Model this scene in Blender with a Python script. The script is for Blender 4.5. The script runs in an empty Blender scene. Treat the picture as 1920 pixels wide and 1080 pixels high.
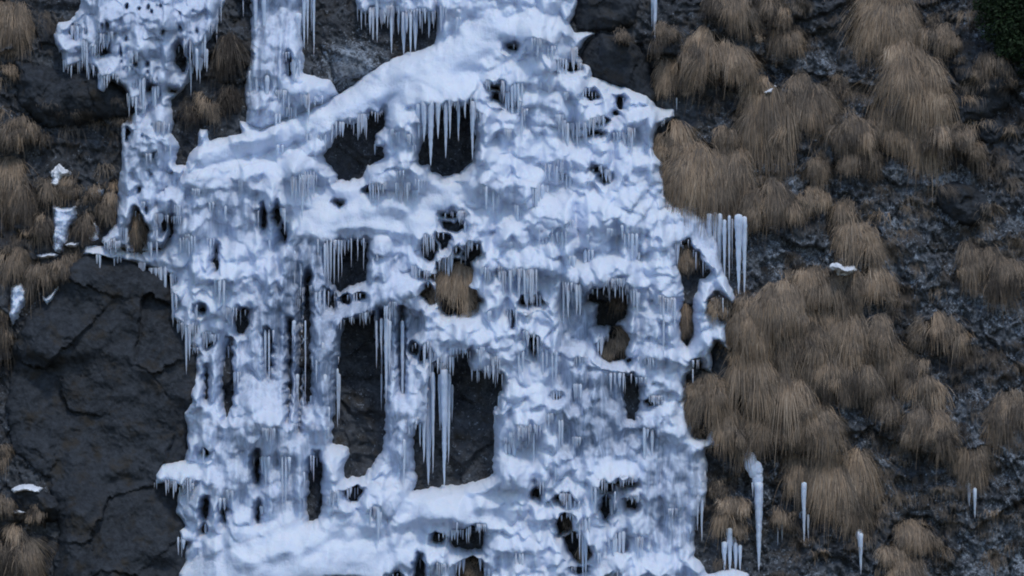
import bpy, math
import numpy as np
from math import radians, pi

# ------------------------------------------------------------------ camera, sky, sun, exposure
S = 0.01                      # one photograph pixel on the cliff is about a centimetre
scene = bpy.context.scene
col = scene.collection
cam_d = bpy.data.cameras.new('camera')
cam = bpy.data.objects.new('camera', cam_d)
col.objects.link(cam)
CAM_Y = -130.0
cam.location = (0, CAM_Y, 0)
cam.rotation_euler = (radians(90), 0, 0)
cam_d.sensor_width = 36
cam_d.lens = 36 * (-CAM_Y) / 19.2
cam_d.clip_start = 1
cam_d.clip_end = 1000
scene.camera = cam

SUN_EL, SUN_AZ = radians(60), radians(162)      # azimuth measured from +Y towards +X
world = bpy.data.worlds.new("World")
scene.world = world
world.use_nodes = True
wn = world.node_tree
sky = wn.nodes.new('ShaderNodeTexSky')
sky.sky_type = 'NISHITA'
sky.sun_disc = False
sky.sun_elevation = SUN_EL
sky.sun_rotation = SUN_AZ
sky.dust_density = 0.6
sky.ozone_density = 3.0
bg = wn.nodes['Background']
bg.inputs['Strength'].default_value = 0.15
wn.links.new(sky.outputs[0], bg.inputs['Color'])
sd = bpy.data.lights.new('sun', 'SUN')
sd.energy = 1.1
sd.angle = radians(8)
sd.color = (1.0, 0.97, 0.93)
sun = bpy.data.objects.new('sun', sd)
col.objects.link(sun)
sun.rotation_euler = (pi/2 - SUN_EL, 0, pi - SUN_AZ)
scene.view_settings.view_transform = 'Standard'
scene.view_settings.look = 'None'
scene.view_settings.gamma = 1
scene.view_settings.exposure = 0.02
scene.render.engine = 'CYCLES'
scene.cycles.filter_width = 1.9

# ------------------------------------------------------------------ numeric helpers
R = np.random.RandomState
PERM = R(7).permutation(4096)
GA = R(8).rand(4096) * 2 * pi
GX, GY = np.cos(GA), np.sin(GA)
VAL = R(9).rand(4096)

def _h(ix, iy, seed):
    return PERM[(PERM[(ix + seed * 131) & 4095] + iy) & 4095]

def noise(x, y, seed=0):
    """gradient noise, about -0.7..0.7"""
    x = np.asarray(x, float); y = np.asarray(y, float)
    ix = np.floor(x).astype(np.int64); iy = np.floor(y).astype(np.int64)
    fx = x - ix; fy = y - iy
    u = fx*fx*fx*(fx*(fx*6-15)+10); v = fy*fy*fy*(fy*(fy*6-15)+10)
    def g(dx, dy):
        h = _h(ix+dx, iy+dy, seed)
        return GX[h]*(fx-dx) + GY[h]*(fy-dy)
    a = g(0,0); b = g(1,0); c = g(0,1); d = g(1,1)
    return (a + (b-a)*u) + ((c + (d-c)*u) - (a + (b-a)*u))*v

def fbm(x, y, seed=0, octaves=4, gain=0.5, ridged=False):
    t = 0; amp = 1; f = 1
    for k in range(octaves):
        n = noise(x*f, y*f, seed+k*17)
        if ridged: n = 0.5 - np.abs(n)*1.6
        t = t + n*amp
        amp *= gain; f *= 2.03
    return t

def worley(x, y, seed=0, jit=0.9):
    ix = np.floor(x).astype(np.int64); iy = np.floor(y).astype(np.int64)
    f1 = np.full(x.shape, 9.0); f2 = np.full(x.shape, 9.0); cid = np.zeros(x.shape, np.int64)
    px = np.zeros(x.shape); py = np.zeros(x.shape)
    for dx in (-1,0,1):
        for dy in (-1,0,1):
            h = _h(ix+dx, iy+dy, seed)
            qx = ix+dx+0.5+(VAL[h]-0.5)*jit; qy = iy+dy+0.5+(VAL[(h*7+3)&4095]-0.5)*jit
            d = np.hypot(x-qx, y-qy)
            c = d < f1
            f2 = np.where(c, f1, np.minimum(f2, d))
            cid = np.where(c, h, cid); px = np.where(c, qx, px); py = np.where(c, qy, py)
            f1 = np.where(c, d, f1)
    return f1, f2, cid, px, py

def sstep(a, b, x):
    t = np.clip((x-a)/(b-a), 0, 1)
    return t*t*(3-2*t)

def poly_sdf(P, X, Y, reach=60):
    """positive inside, negative outside; clipped at reach; only computed near the polygon"""
    P = np.array(P, float)
    out = np.full(X.shape, -float(reach))
    x0, y0 = P.min(0)-reach; x1, y1 = P.max(0)+reach
    m = (X > x0) & (X < x1) & (Y > y0) & (Y < y1)
    x = X[m]; y = Y[m]
    ins = np.zeros(x.shape, bool); d = np.full(x.shape, float(reach)**2)
    n = len(P)
    for i in range(n):
        ax, ay = P[i]; bx, by = P[(i+1) % n]
        if ay != by:
            c = ((ay > y) != (by > y)) & (x < (bx-ax)*(y-ay)/(by-ay)+ax)
            ins ^= c
        ex, ey = bx-ax, by-ay
        L = ex*ex+ey*ey+1e-9
        t = np.clip(((x-ax)*ex+(y-ay)*ey)/L, 0, 1)
        d = np.minimum(d, (x-ax-ex*t)**2+(y-ay-ey*t)**2)
    d = np.sqrt(d)
    out[m] = np.where(ins, d, -d)
    return out

def ell(cx, cy, rx, ry, n=11, seed=None, j=0.36):
    r = R(int(cx*7+cy) if seed is None else seed)
    return [(cx+rx*math.cos(2*pi*k/n)*(1+j*(r.rand()*2-1)), cy+ry*math.sin(2*pi*k/n)*(1+j*(r.rand()*2-1))) for k in range(n)]

def box(x0, y0, x1, y1):
    return ell((x0+x1)/2, (y0+y1)/2, (x1-x0)/1.75, (y1-y0)/1.8, 10)

class Field:
    def __init__(s, x0, y0, x1, y1, step):
        s.step = step
        s.xs = np.arange(x0, x1+step, step, dtype=float); s.ys = np.arange(y0, y1+step, step, dtype=float)
        s.X, s.Y = np.meshgrid(s.xs, s.ys)
        s.H = np.zeros(s.X.shape)
    def at(s, x, y, F=None):
        F = s.H if F is None else F
        fx = np.clip((np.asarray(x, float)-s.xs[0])/s.step, 0, len(s.xs)-1.001)
        fy = np.clip((np.asarray(y, float)-s.ys[0])/s.step, 0, len(s.ys)-1.001)
        i = fx.astype(int); j = fy.astype(int); u = fx-i; v = fy-j
        return (F[j,i]*(1-u)+F[j,i+1]*u)*(1-v)+(F[j+1,i]*(1-u)+F[j+1,i+1]*u)*v

def blur(A, n=1):
    for _ in range(n):
        B = A.copy()
        B[1:-1] = (A[:-2]+2*A[1:-1]+A[2:])/4
        A = B.copy()
        A[:,1:-1] = (B[:,:-2]+2*B[:,1:-1]+B[:,2:])/4
    return A

# ------------------------------------------------------------------ object helpers
def link(name, verts, faces, mats, parent=None, smooth=True, normals=None, attrs=None, fmat=None, world=True):
    """verts (n,3) in metres; faces (m,k) all the same k"""
    me = bpy.data.meshes.new(name)
    verts = np.asarray(verts, np.float32); faces = np.asarray(faces, np.int32)
    k = faces.shape[1]
    me.vertices.add(len(verts)); me.vertices.foreach_set('co', verts.ravel())
    me.loops.add(faces.size); me.loops.foreach_set('vertex_index', faces.ravel())
    me.polygons.add(len(faces))
    me.polygons.foreach_set('loop_start', np.arange(0, faces.size, k, dtype=np.int32))
    me.polygons.foreach_set('loop_total', np.full(len(faces), k, np.int32))
    me.update(calc_edges=True)
    me.polygons.foreach_set('use_smooth', np.full(len(faces), smooth, bool))
    for m in mats: me.materials.append(m)
    if fmat is not None: me.polygons.foreach_set('material_index', np.asarray(fmat, np.int32))
    for n, a in (attrs or {}).items():
        at = me.attributes.new(n, 'FLOAT', 'POINT'); at.data.foreach_set('value', np.asarray(a, np.float32))
    if normals is not None:
        me.normals_split_custom_set_from_vertices([tuple(v) for v in normals])
    o = bpy.data.objects.new(name, me)
    col.objects.link(o)
    if parent is not None:
        o.parent = parent
        o.matrix_parent_inverse.identity()
        off = np.array(parent.location)
        me.vertices.foreach_set('co', (verts-off.astype(np.float32)).ravel())
    return o

def tag(o, label=None, cat=None, group=None, kind=None):
    if label: o['label'] = label
    if cat: o['category'] = cat
    if group: o['group'] = group
    if kind: o['kind'] = kind
    return o

def empty(name, px, py, h=0.0):
    o = bpy.data.objects.new(name, None)
    o.empty_display_size = 0.2
    o.location = ((px-960)*S, -h, (540-py)*S)
    col.objects.link(o)
    return o

def recentre(o):
    """put the object's origin in the middle of its mesh"""
    me = o.data
    n = len(me.vertices); a = np.empty(n*3, np.float32); me.vertices.foreach_get('co', a)
    a = a.reshape(-1,3); c = (a.min(0)+a.max(0))/2
    me.vertices.foreach_set('co', (a-c).ravel()); o.location = [float(v) for v in c]
    return o

def W(px, py, h):
    return np.stack([(px-960)*S, -h, (540-py)*S], -1)

def grid_mesh(F, H, keep, name, mats, parent=None, attrs=None, normals=True, sag=None):
    """faces of the field F with heights H where keep (per cell) is true"""
    ny, nx = F.X.shape
    N = None
    PG = W(F.X, F.Y if sag is None else F.Y+sag, H)
    if getattr(F, 'nv', None) is None or F.nv_id != id(sag):
        du = np.gradient(PG, axis=1); dv = np.gradient(PG, axis=0)
        nv = np.cross(dv, du)                             # towards the camera on a flat wall
        nv /= np.maximum(np.linalg.norm(nv, axis=-1, keepdims=True), 1e-9)
        if nv[..., 1].mean() > 0: nv = -nv
        F.nv = nv; F.nv_id = id(sag)
    nv = F.nv
    jj, ii = np.nonzero(keep)
    a = jj*nx+ii
    q = np.stack([a, a+nx, a+nx+1, a+1], -1)
    used, inv = np.unique(q, return_inverse=True)
    q = inv.reshape(q.shape)
    P = PG.reshape(-1,3)[used]
    nn = nv.reshape(-1,3)[used]
    nn[:,0] *= 1
    at = {k: v.ravel()[used] for k, v in (attrs or {}).items()}
    return link(name, P, q, mats, parent, True, nn if normals else None, at)

# ------------------------------------------------------------------ materials
def mat(name):
    m = bpy.data.materials.new(name); m.use_nodes = True
    nt = m.node_tree; b = nt.nodes['Principled BSDF']
    return m, nt, b

def N(nt, t, **kw):
    n = nt.nodes.new('ShaderNode'+t)
    for k, v in kw.items():
        if k in n.inputs: n.inputs[k].default_value = v
        else: setattr(n, k, v)
    return n

def ramp(nt, src, stops):
    r = nt.nodes.new('ShaderNodeValToRGB')
    while len(r.color_ramp.elements) < len(stops): r.color_ramp.elements.new(0.5)
    for e, (p, c) in zip(r.color_ramp.elements, stops):
        e.position = p; e.color = (c if len(c) == 4 else (*c, 1))
    nt.links.new(src, r.inputs[0])
    return r.outputs[0]

def mixc(nt, fac, a, b, blend='MIX'):
    m = nt.nodes.new('ShaderNodeMix'); m.data_type = 'RGBA'; m.blend_type = blend
    for s, v in ((m.inputs[0], fac), (m.inputs[6], a), (m.inputs[7], b)):
        if hasattr(v, 'links') or isinstance(v, bpy.types.NodeSocket): nt.links.new(v, s)
        else: s.default_value = v if not isinstance(v, tuple) else ((*v, 1) if len(v) == 3 else v)
    return m.outputs[2]

def math_n(nt, op, a, b=0.0, clamp=False):
    m = nt.nodes.new('ShaderNodeMath'); m.operation = op; m.use_clamp = clamp
    for s, v in ((m.inputs[0], a), (m.inputs[1], b)):
        if isinstance(v, bpy.types.NodeSocket): nt.links.new(v, s)
        else: s.default_value = v
    return m.outputs[0]

def coords(nt, scale=(1,1,1)):
    g = nt.nodes.new('ShaderNodeNewGeometry')
    mp = nt.nodes.new('ShaderNodeMapping'); mp.inputs['Scale'].default_value = scale
    nt.links.new(g.outputs['Position'], mp.inputs['Vector'])
    return mp.outputs[0], g

def noise_n(nt, vec, scale, detail=4, rough=0.55, dist=0.0):
    n = N(nt, 'TexNoise', Scale=scale, Detail=detail, Roughness=rough, Distortion=dist)
    nt.links.new(vec, n.inputs['Vector'])
    return n.outputs['Fac']

def make_ice(name='ice', clear_const=None):
    m, nt, b = mat(name)
    v, g = coords(nt)
    vs, _ = coords(nt, (1, 1, 0.12))
    sep = nt.nodes.new('ShaderNodeSeparateXYZ'); nt.links.new(g.outputs['Normal'], sep.inputs[0])
    patch = noise_n(nt, v, 3.0, 5, 0.6)
    up = math_n(nt, 'ADD', sep.outputs[2], math_n(nt, 'MULTIPLY', math_n(nt, 'SUBTRACT', patch, 0.5), 0.9))
    snow = ramp(nt, up, [(-0.0, (0,0,0)), (0.9, (1,1,1))])
    streak = noise_n(nt, vs, 11.0, 5, 0.6)
    if clear_const is None:
        at = nt.nodes.new('ShaderNodeAttribute'); at.attribute_name = 'clear'
        cl = at.outputs['Fac']
    else:
        cl = N(nt, 'Value').outputs[0]; cl.default_value = clear_const
    sf = math_n(nt, 'MULTIPLY', math_n(nt, 'ADD', math_n(nt, 'MULTIPLY', math_n(nt,'SUBTRACT',streak,0.44), 4.0), math_n(nt,'MULTIPLY',cl,0.7)), cl, True)
    ice = mixc(nt, sf, (0.62, 0.71, 0.87), (0.27, 0.335, 0.45))
    c = mixc(nt, math_n(nt, 'MULTIPLY', snow, math_n(nt, 'SUBTRACT', 1.0, math_n(nt, 'MULTIPLY', cl, 0.55))), ice, (0.83, 0.88, 0.96))
    nt.links.new(c, b.inputs['Base Color'])
    rg = ramp(nt, snow, [(0, (0.28,)*3), (1, (0.65,)*3)])
    nt.links.new(rg, b.inputs['Roughness'])
    b.inputs['IOR'].default_value = 1.31
    b.inputs['Subsurface Weight'].default_value = 0.5
    b.inputs['Subsurface Radius'].default_value = (0.5, 0.8, 1.0)
    b.inputs['Subsurface Scale'].default_value = 0.10
    n1 = noise_n(nt, v, 14.0, 6, 0.6)
    n2 = noise_n(nt, vs, 26.0, 3, 0.5)
    bp = N(nt, 'Bump', Strength=0.7, Distance=0.04)
    nt.links.new(math_n(nt, 'ADD', n1, math_n(nt, 'MULTIPLY', n2, 0.5)), bp.inputs['Height'])
    nt.links.new(bp.outputs[0], b.inputs['Normal'])
    return m

def make_rock(name, dark, light, speck=0.0, speck_thr=0.6):
    m, nt, b = mat(name)
    v, g = coords(nt)
    n1 = noise_n(nt, v, 1.1, 8, 0.62)
    n2 = noise_n(nt, v, 9.0, 8, 0.7)
    base = mixc(nt, ramp(nt, n1, [(0.35, (0,0,0)), (0.68, (1,1,1))]), dark, light)
    base = mixc(nt, ramp(nt, n2, [(0.40, (0,0,0)), (0.72, (0.75,)*3)]), base, tuple(c*1.9 for c in light))
    # brown moss and algae
    n3 = noise_n(nt, v, 2.3, 6, 0.65)
    base = mixc(nt, ramp(nt, n3, [(0.52, (0,0,0)), (0.66, (0.7,)*3)]), base, (0.045, 0.036, 0.024))
    if speck:
        at = nt.nodes.new('ShaderNodeAttribute'); at.attribute_name = 'lichen'
        n4 = noise_n(nt, v, 7.5, 7, 0.72, 0.6)
        n5 = noise_n(nt, v, 26.0, 3, 0.6)
        s = math_n(nt, 'ADD', math_n(nt, 'MULTIPLY', n4, 0.6), math_n(nt, 'MULTIPLY', n5, 0.4))
        f = ramp(nt, math_n(nt, 'ADD', s, math_n(nt, 'MULTIPLY', math_n(nt,'SUBTRACT',at.outputs['Fac'],0.5), 0.16)), [(speck_thr-0.06, (0,0,0)), (speck_thr+0.06, (speck,)*3)])
        base = mixc(nt, f, base, (0.36, 0.41, 0.47))
        n6 = noise_n(nt, v, 2.6, 8, 0.7, 0.4)
        base = mixc(nt, ramp(nt, math_n(nt, 'ADD', n6, math_n(nt, 'MULTIPLY', at.outputs['Fac'], 0.10)), [(0.52, (0,0,0)), (0.66, (0.7,)*3)]), base, (0.115, 0.128, 0.145))
    nt.links.new(base, b.inputs['Base Color'])
    b.inputs['Roughness'].default_value = 0.85
    b.inputs['Specular IOR Level'].default_value = 0.25
    bp = N(nt, 'Bump', Strength=0.9, Distance=0.06)
    nt.links.new(math_n(nt, 'ADD', noise_n(nt, v, 6.0, 9, 0.65), math_n(nt, 'MULTIPLY', n2, 0.4)), bp.inputs['Height'])
    nt.links.new(bp.outputs[0], b.inputs['Normal'])
    return m

M_ICE = make_ice('ice_and_snow')
M_ICICLE = make_ice('icicle_ice', 0.14)
M_CLIFF = make_rock('cliff_rock', (0.017, 0.019, 0.023), (0.056, 0.061, 0.068), 1.0, 0.555)
M_SLAB = make_rock('slab_rock', (0.018, 0.021, 0.025), (0.038, 0.043, 0.050))

def make_snow():
    m, nt, b = mat('snow')
    v, g = coords(nt)
    b.inputs['Base Color'].default_value = (0.86, 0.89, 0.93, 1)
    b.inputs['Roughness'].default_value = 0.7
    bp = N(nt, 'Bump', Strength=0.5, Distance=0.03)
    nt.links.new(noise_n(nt, v, 16, 5), bp.inputs['Height']); nt.links.new(bp.outputs[0], b.inputs['Normal'])
    return m
M_SNOW = make_snow()

def make_grass(name, cols):
    m, nt, b = mat(name)
    at = nt.nodes.new('ShaderNodeAttribute'); at.attribute_name = 'tint'
    c = ramp(nt, at.outputs['Fac'], cols)
    v, g = coords(nt)
    c = mixc(nt, 0.5, c, ramp(nt, noise_n(nt, v, 2.5, 4), [(0.3, (0.35,0.33,0.32)), (0.7, (1,1,1))]), 'MULTIPLY')
    nt.links.new(c, b.inputs['Base Color'])
    b.inputs['Roughness'].default_value = 0.7
    b.inputs['Specular IOR Level'].default_value = 0.2
    return m
M_GRASS = make_grass('dry_grass', [(0.0, (0.055,0.046,0.038)), (0.30, (0.16,0.135,0.110)), (0.60, (0.35,0.275,0.20)), (0.82, (0.48,0.345,0.225)), (1.0, (0.66,0.54,0.41))])
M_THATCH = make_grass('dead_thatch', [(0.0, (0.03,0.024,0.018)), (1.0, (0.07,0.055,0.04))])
M_LEAF = make_grass('evergreen_leaf', [(0.0, (0.012,0.022,0.010)), (1.0, (0.035,0.065,0.025))])
M_TWIG = make_grass('twig_bark', [(0.0, (0.03,0.024,0.018)), (1.0, (0.07,0.055,0.04))])
# ------------------------------------------------------------------ traced outlines (photograph pixels on the cliff)
MAIN = [(1060,-60),(1085,-20),(1090,3),(1070,37),(1077,55),(1120,57),(1093,80),(1083,97),(1110,123),(1112,142),(1137,148),(1170,160),
 (1217,177),(1233,197),(1267,205),(1265,220),(1237,237),(1228,260),(1233,283),(1247,307),(1253,347),(1250,360),(1267,377),(1300,372),(1333,387),
 (1345,410),(1350,470),(1353,507),(1380,557),(1372,570),(1362,563),(1345,553),(1330,560),(1328,585),(1357,600),(1373,590),(1360,617),(1363,640),(1375,657),
 (1363,662),(1347,642),(1333,657),(1334,700),(1318,694),(1300,690),(1286,705),(1286,740),(1292,790),(1300,815),(1320,823),(1330,803),(1347,817),
 (1347,837),(1320,840),(1323,860),(1325,920),(1315,947),(1305,965),(1300,1000),(1297,1037),(1317,1057),(1322,1072),(1367,1060),(1400,1070),(1410,1140),
 (330,1140),(338,1063),(347,1050),(358,1013),(345,1010),(337,987),(353,983),(333,960),(333,937),(343,907),(320,905),(296,912),(293,887),(303,860),(347,862),
 (353,840),(350,787),(343,770),(363,753),(363,720),(370,660),(353,650),(363,617),(323,600),(320,580),(333,570),(317,540),(327,527),(310,517),
 (260,495),(190,479),(150,477),(160,463),(177,460),(215,465),(250,474),(272,470),(300,470),(325,440),(320,400),(322,350),(347,313),(353,283),(368,272),(370,240),(388,240),(390,262),(407,258),
 (450,248),(445,223),(470,235),(490,242),(517,230),(560,213),(600,193),(633,173),(660,155),(693,130),(733,106),(777,90),(813,80),(816,40),(818,-60)]
SIDE = [(140,-60),(140,7),(123,33),(100,37),(90,60),(110,110),(117,127),(150,120),(177,133),(177,167),(200,180),(203,146),(233,170),(250,207),
 (226,233),(223,320),(214,347),(217,357),(217,420),(193,440),(187,455),(215,465),(250,474),(272,470),(300,470),(325,440),(345,400),(340,350),(350,310),(333,307),(333,267),(320,247),(325,230),(320,207),
 (317,187),(337,173),(353,150),(360,120),(375,110),(388,130),(386,97),(378,82),(393,67),(408,30),(417,0),(420,-60)]
COLUMN = [(463,-60),(463,0),(467,107),(457,130),(457,173),(460,233),(490,242),(517,230),(560,213),(600,193),(633,172),(617,147),(587,137),(567,136),(570,108),(563,90),(567,0),(567,-60)]
FRINGE_TOP = [(664,-60),(664,10),(680,22),(700,14),(716,26),(740,20),(760,28),(790,18),(818,20),(818,-60)]

HOLES = [
 [(638,234),(655,229),(678,226),(692,211),(718,208),(721,235),(704,254),(702,270),(719,276),(718,296),(700,303),(687,310),(680,333),(655,336),(627,338),(632,325),(608,302),(604,288),(618,272)],
 [(783,305),(783,286),(793,262),(802,225),(817,200),(835,197),(850,195),(877,192),(890,213),(890,297),(867,322),(833,333),(812,322),(800,309)],
 ell(961,85,11,4),ell(1074,122,20,7),ell(930,161,10,3),ell(937,182,15,8),ell(960,198,7,4),ell(974,207,7,4),ell(1110,177,14,7),ell(1164,190,8,11),ell(1158,212,5,6),
 ell(1130,226,13,4),ell(1102,248,26,3),ell(1198,262,7,9),ell(1134,334,8,9),ell(1122,318,10,4),  # first one is only a shadow on the ice, cut as an opening
 ell(519,405,6,17),ell(494,410,5,22),box(526,415,534,458),
 [(618,458),(650,452),(690,451),(688,490),(687,527),(662,534),(636,546),(621,532),(618,500)],
 ell(850,403,18,5),[(826,414),(850,418),(864,412),(872,424),(858,436),(840,432)],[(790,480),(792,455),(802,445),(818,450),(820,470),(808,490)],ell(832,450,12,12),ell(858,470,6,8),ell(886,472,15,19),
 ell(635,382,6,4),ell(700,356,14,4),ell(805,517,12,6),box(795,537,814,567),
 [(822,490),(850,484),(880,488),(887,513),(877,537),(890,543),(902,563),(892,580),(878,588),(850,588),(835,590),(824,560),(818,527)],
 ell(650,561,8,9),ell(677,555,7,6),box(612,547,619,577),box(623,549,629,577),
 box(571,555,583,768),
 [(648,602),(665,595),(700,587),(704,640),(720,650),(723,720),(724,800),(718,845),(700,870),(683,890),(650,895),(645,880),(655,850),(650,835),(624,828),(626,790),(631,720),(634,680),(640,630)],
 box(713,600,720,690),ell(778,656,7,10),ell(797,664,9,12),
 [(812,684),(822,678),(828,700),(842,690),(850,672),(868,662),(880,655),(884,662),(878,678),(884,695),(915,698),(942,700),(944,715),(936,745),(928,772),(926,830),(926,888),(905,898),(860,908),(815,912),(776,918),(783,900),(778,880),(776,820),(782,795),(800,790),(806,740)],
 [(1103,555),(1117,540),(1147,533),(1173,540),(1179,560),(1174,593),(1153,607),(1120,613),(1123,570),(1100,564)],
 [(975,570),(982,557),(1005,555),(1018,570)],
 ell(1152,650,26,38),box(957,590,963,612),ell(968,663,5,6),ell(1178,677,5,6),ell(1273,433,7,7),
 [(1270,464),(1290,450),(1302,470),(1333,512),(1322,522),(1313,528),(1297,565),(1298,625),(1287,655),(1277,640),(1280,540),(1270,490)],
 [(1330,563),(1345,553),(1363,580),(1367,597),(1350,600),(1332,584)],
 [(1168,708),(1183,700),(1197,722),(1197,763),(1186,788),(1174,784),(1170,750)],ell(1210,733,7,3),ell(1217,752,10,5),ell(1307,684,10,12),
 ell(1007,923,6,10),ell(1058,931,13,7),[(1043,965),(1058,957),(1070,962),(1068,985),(1046,1000)],[(1058,1004),(1078,992),(1100,1015),(1108,1036),(1090,1050),(1072,1042)],
 ell(1135,909,12,9),ell(1171,902,16,7),box(1127,928,1142,966),ell(1182,938,9,12),ell(1163,1018,5,6),ell(1085,1062,14,8),
 [(845,1010),(855,992),(880,983),(903,985),(907,1010),(905,1026),(870,1028),(850,1022)],ell(823,1003,13,9),
 [(853,1090),(858,1050),(878,1037),(900,1040),(910,1060),(910,1090)],box(783,1046,796,1090),ell(745,1076,12,9),ell(664,921,15,11),
 [(585,862),(597,850),(604,870),(606,947),(600,972),(583,973),(580,940),(584,900)],
 [(444,582),(455,577),(467,582),(463,615),(456,626),(443,622)],box(424,640,439,762),box(503,623,508,693),box(249,392,270,472),box(303,408,309,438),box(317,408,323,436),
 box(482,850,490,900),box(387,935,393,967),box(424,946,429,974),box(488,943,493,970),ell(378,890,7,3),ell(390,987,5,7),ell(360,995,4,5),ell(390,846,5,5),
 box(402,470,408,505),box(539,108,543,139),ell(133,60,7,14),ell(188,92,8,8),ell(336,105,9,22),ell(322,168,8,4),ell(234,250,3,10),ell(355,100,5,9),ell(196,35,7,5),ell(280,165,5,3),ell(168,150,9,16),
 ell(378,580,6,4),ell(402,618,7,4),ell(395,640,4,12),box(389,690,392,750),box(544,590,547,760),box(563,585,566,770),box(753,600,755,720),
 ell(1240,520,4,8),ell(1000,650,5,18),ell(940,735,4,5),ell(1042,742,4,4),box(1150,600,1153,660),
]
SLIVER = 8

# arch and other ropes of ice: (polyline with radius, prot)
ROPES = [
 ([(340,310,20),(420,282,26),(500,255,26),(560,240,26),(620,212,30),(680,180,34),(745,148,38),(800,128,44),(860,110,50),(915,80,50)], .55),
 ([(752,185,34),(750,250,30),(752,310,34)], .38),
 ([(604,606,16),(680,588,20),(760,558,22),(812,525,20)], .32),
 ([(1075,560,18),(1085,520,26),(1125,508,28),(1175,515,28),(1200,560,20)], .32),
 ([(1300,460,12),(1340,510,14),(1378,562,10)], .25),
 ([(1320,540,12),(1308,600,17),(1316,640,22),(1345,625,18)], .22),
 ([(752,600,24),(752,700,26),(750,800,24),(752,880,22)], .30),
 ([(606,560,16),(612,680,18),(612,790,12)], .25),
 ([(548,590,14),(552,680,14),(556,760,12)], .22),
 ([(885,60,60),(940,40,60),(1000,50,50)], .25),
 ([(595,440,34),(596,540,30)], .28),([(630,470,14),(628,560,12)], .2),([(480,590,24),(486,690,26)], .25),([(400,660,18),(402,760,18)], .22),([(640,610,14),(622,700,16),(618,800,10)], .25),
 ([(1075,700,20),(1075,860,18)], .22),([(1120,700,22),(1122,850,20)], .22),([(1152,720,14),(1150,850,16)], .2),([(1215,780,18),(1218,880,16)], .2),([(1250,830,26),(1262,1020,24)], .25),([(1298,840,18),(1290,1000,16)], .25),
 ([(560,860,22),(562,960,20)], .22),([(520,860,18),(520,950,18)], .2),([(930,930,30),(1000,900,26)], .2),([(905,210,22),(905,300,24)], .25),([(1235,480,14),(1250,640,14)], .18),([(1222,300,16),(1228,360,14)], .2),
 ([(425,340,30),(440,420,26)], .2),
 ([(735,945,30),(800,940,32),(870,935,34),(940,915,32)], .35),
 ([(560,1000,50),(640,1005,40),(720,1040,40),(800,1060,30)], .4),
 ([(970,140,14),(1040,150,18),(1100,185,16),(1160,165,18),(1220,190,16)], .2),
 ([(1090,215,14),(1150,235,18),(1220,215,18),(1262,212,10)], .25),
]
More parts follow.
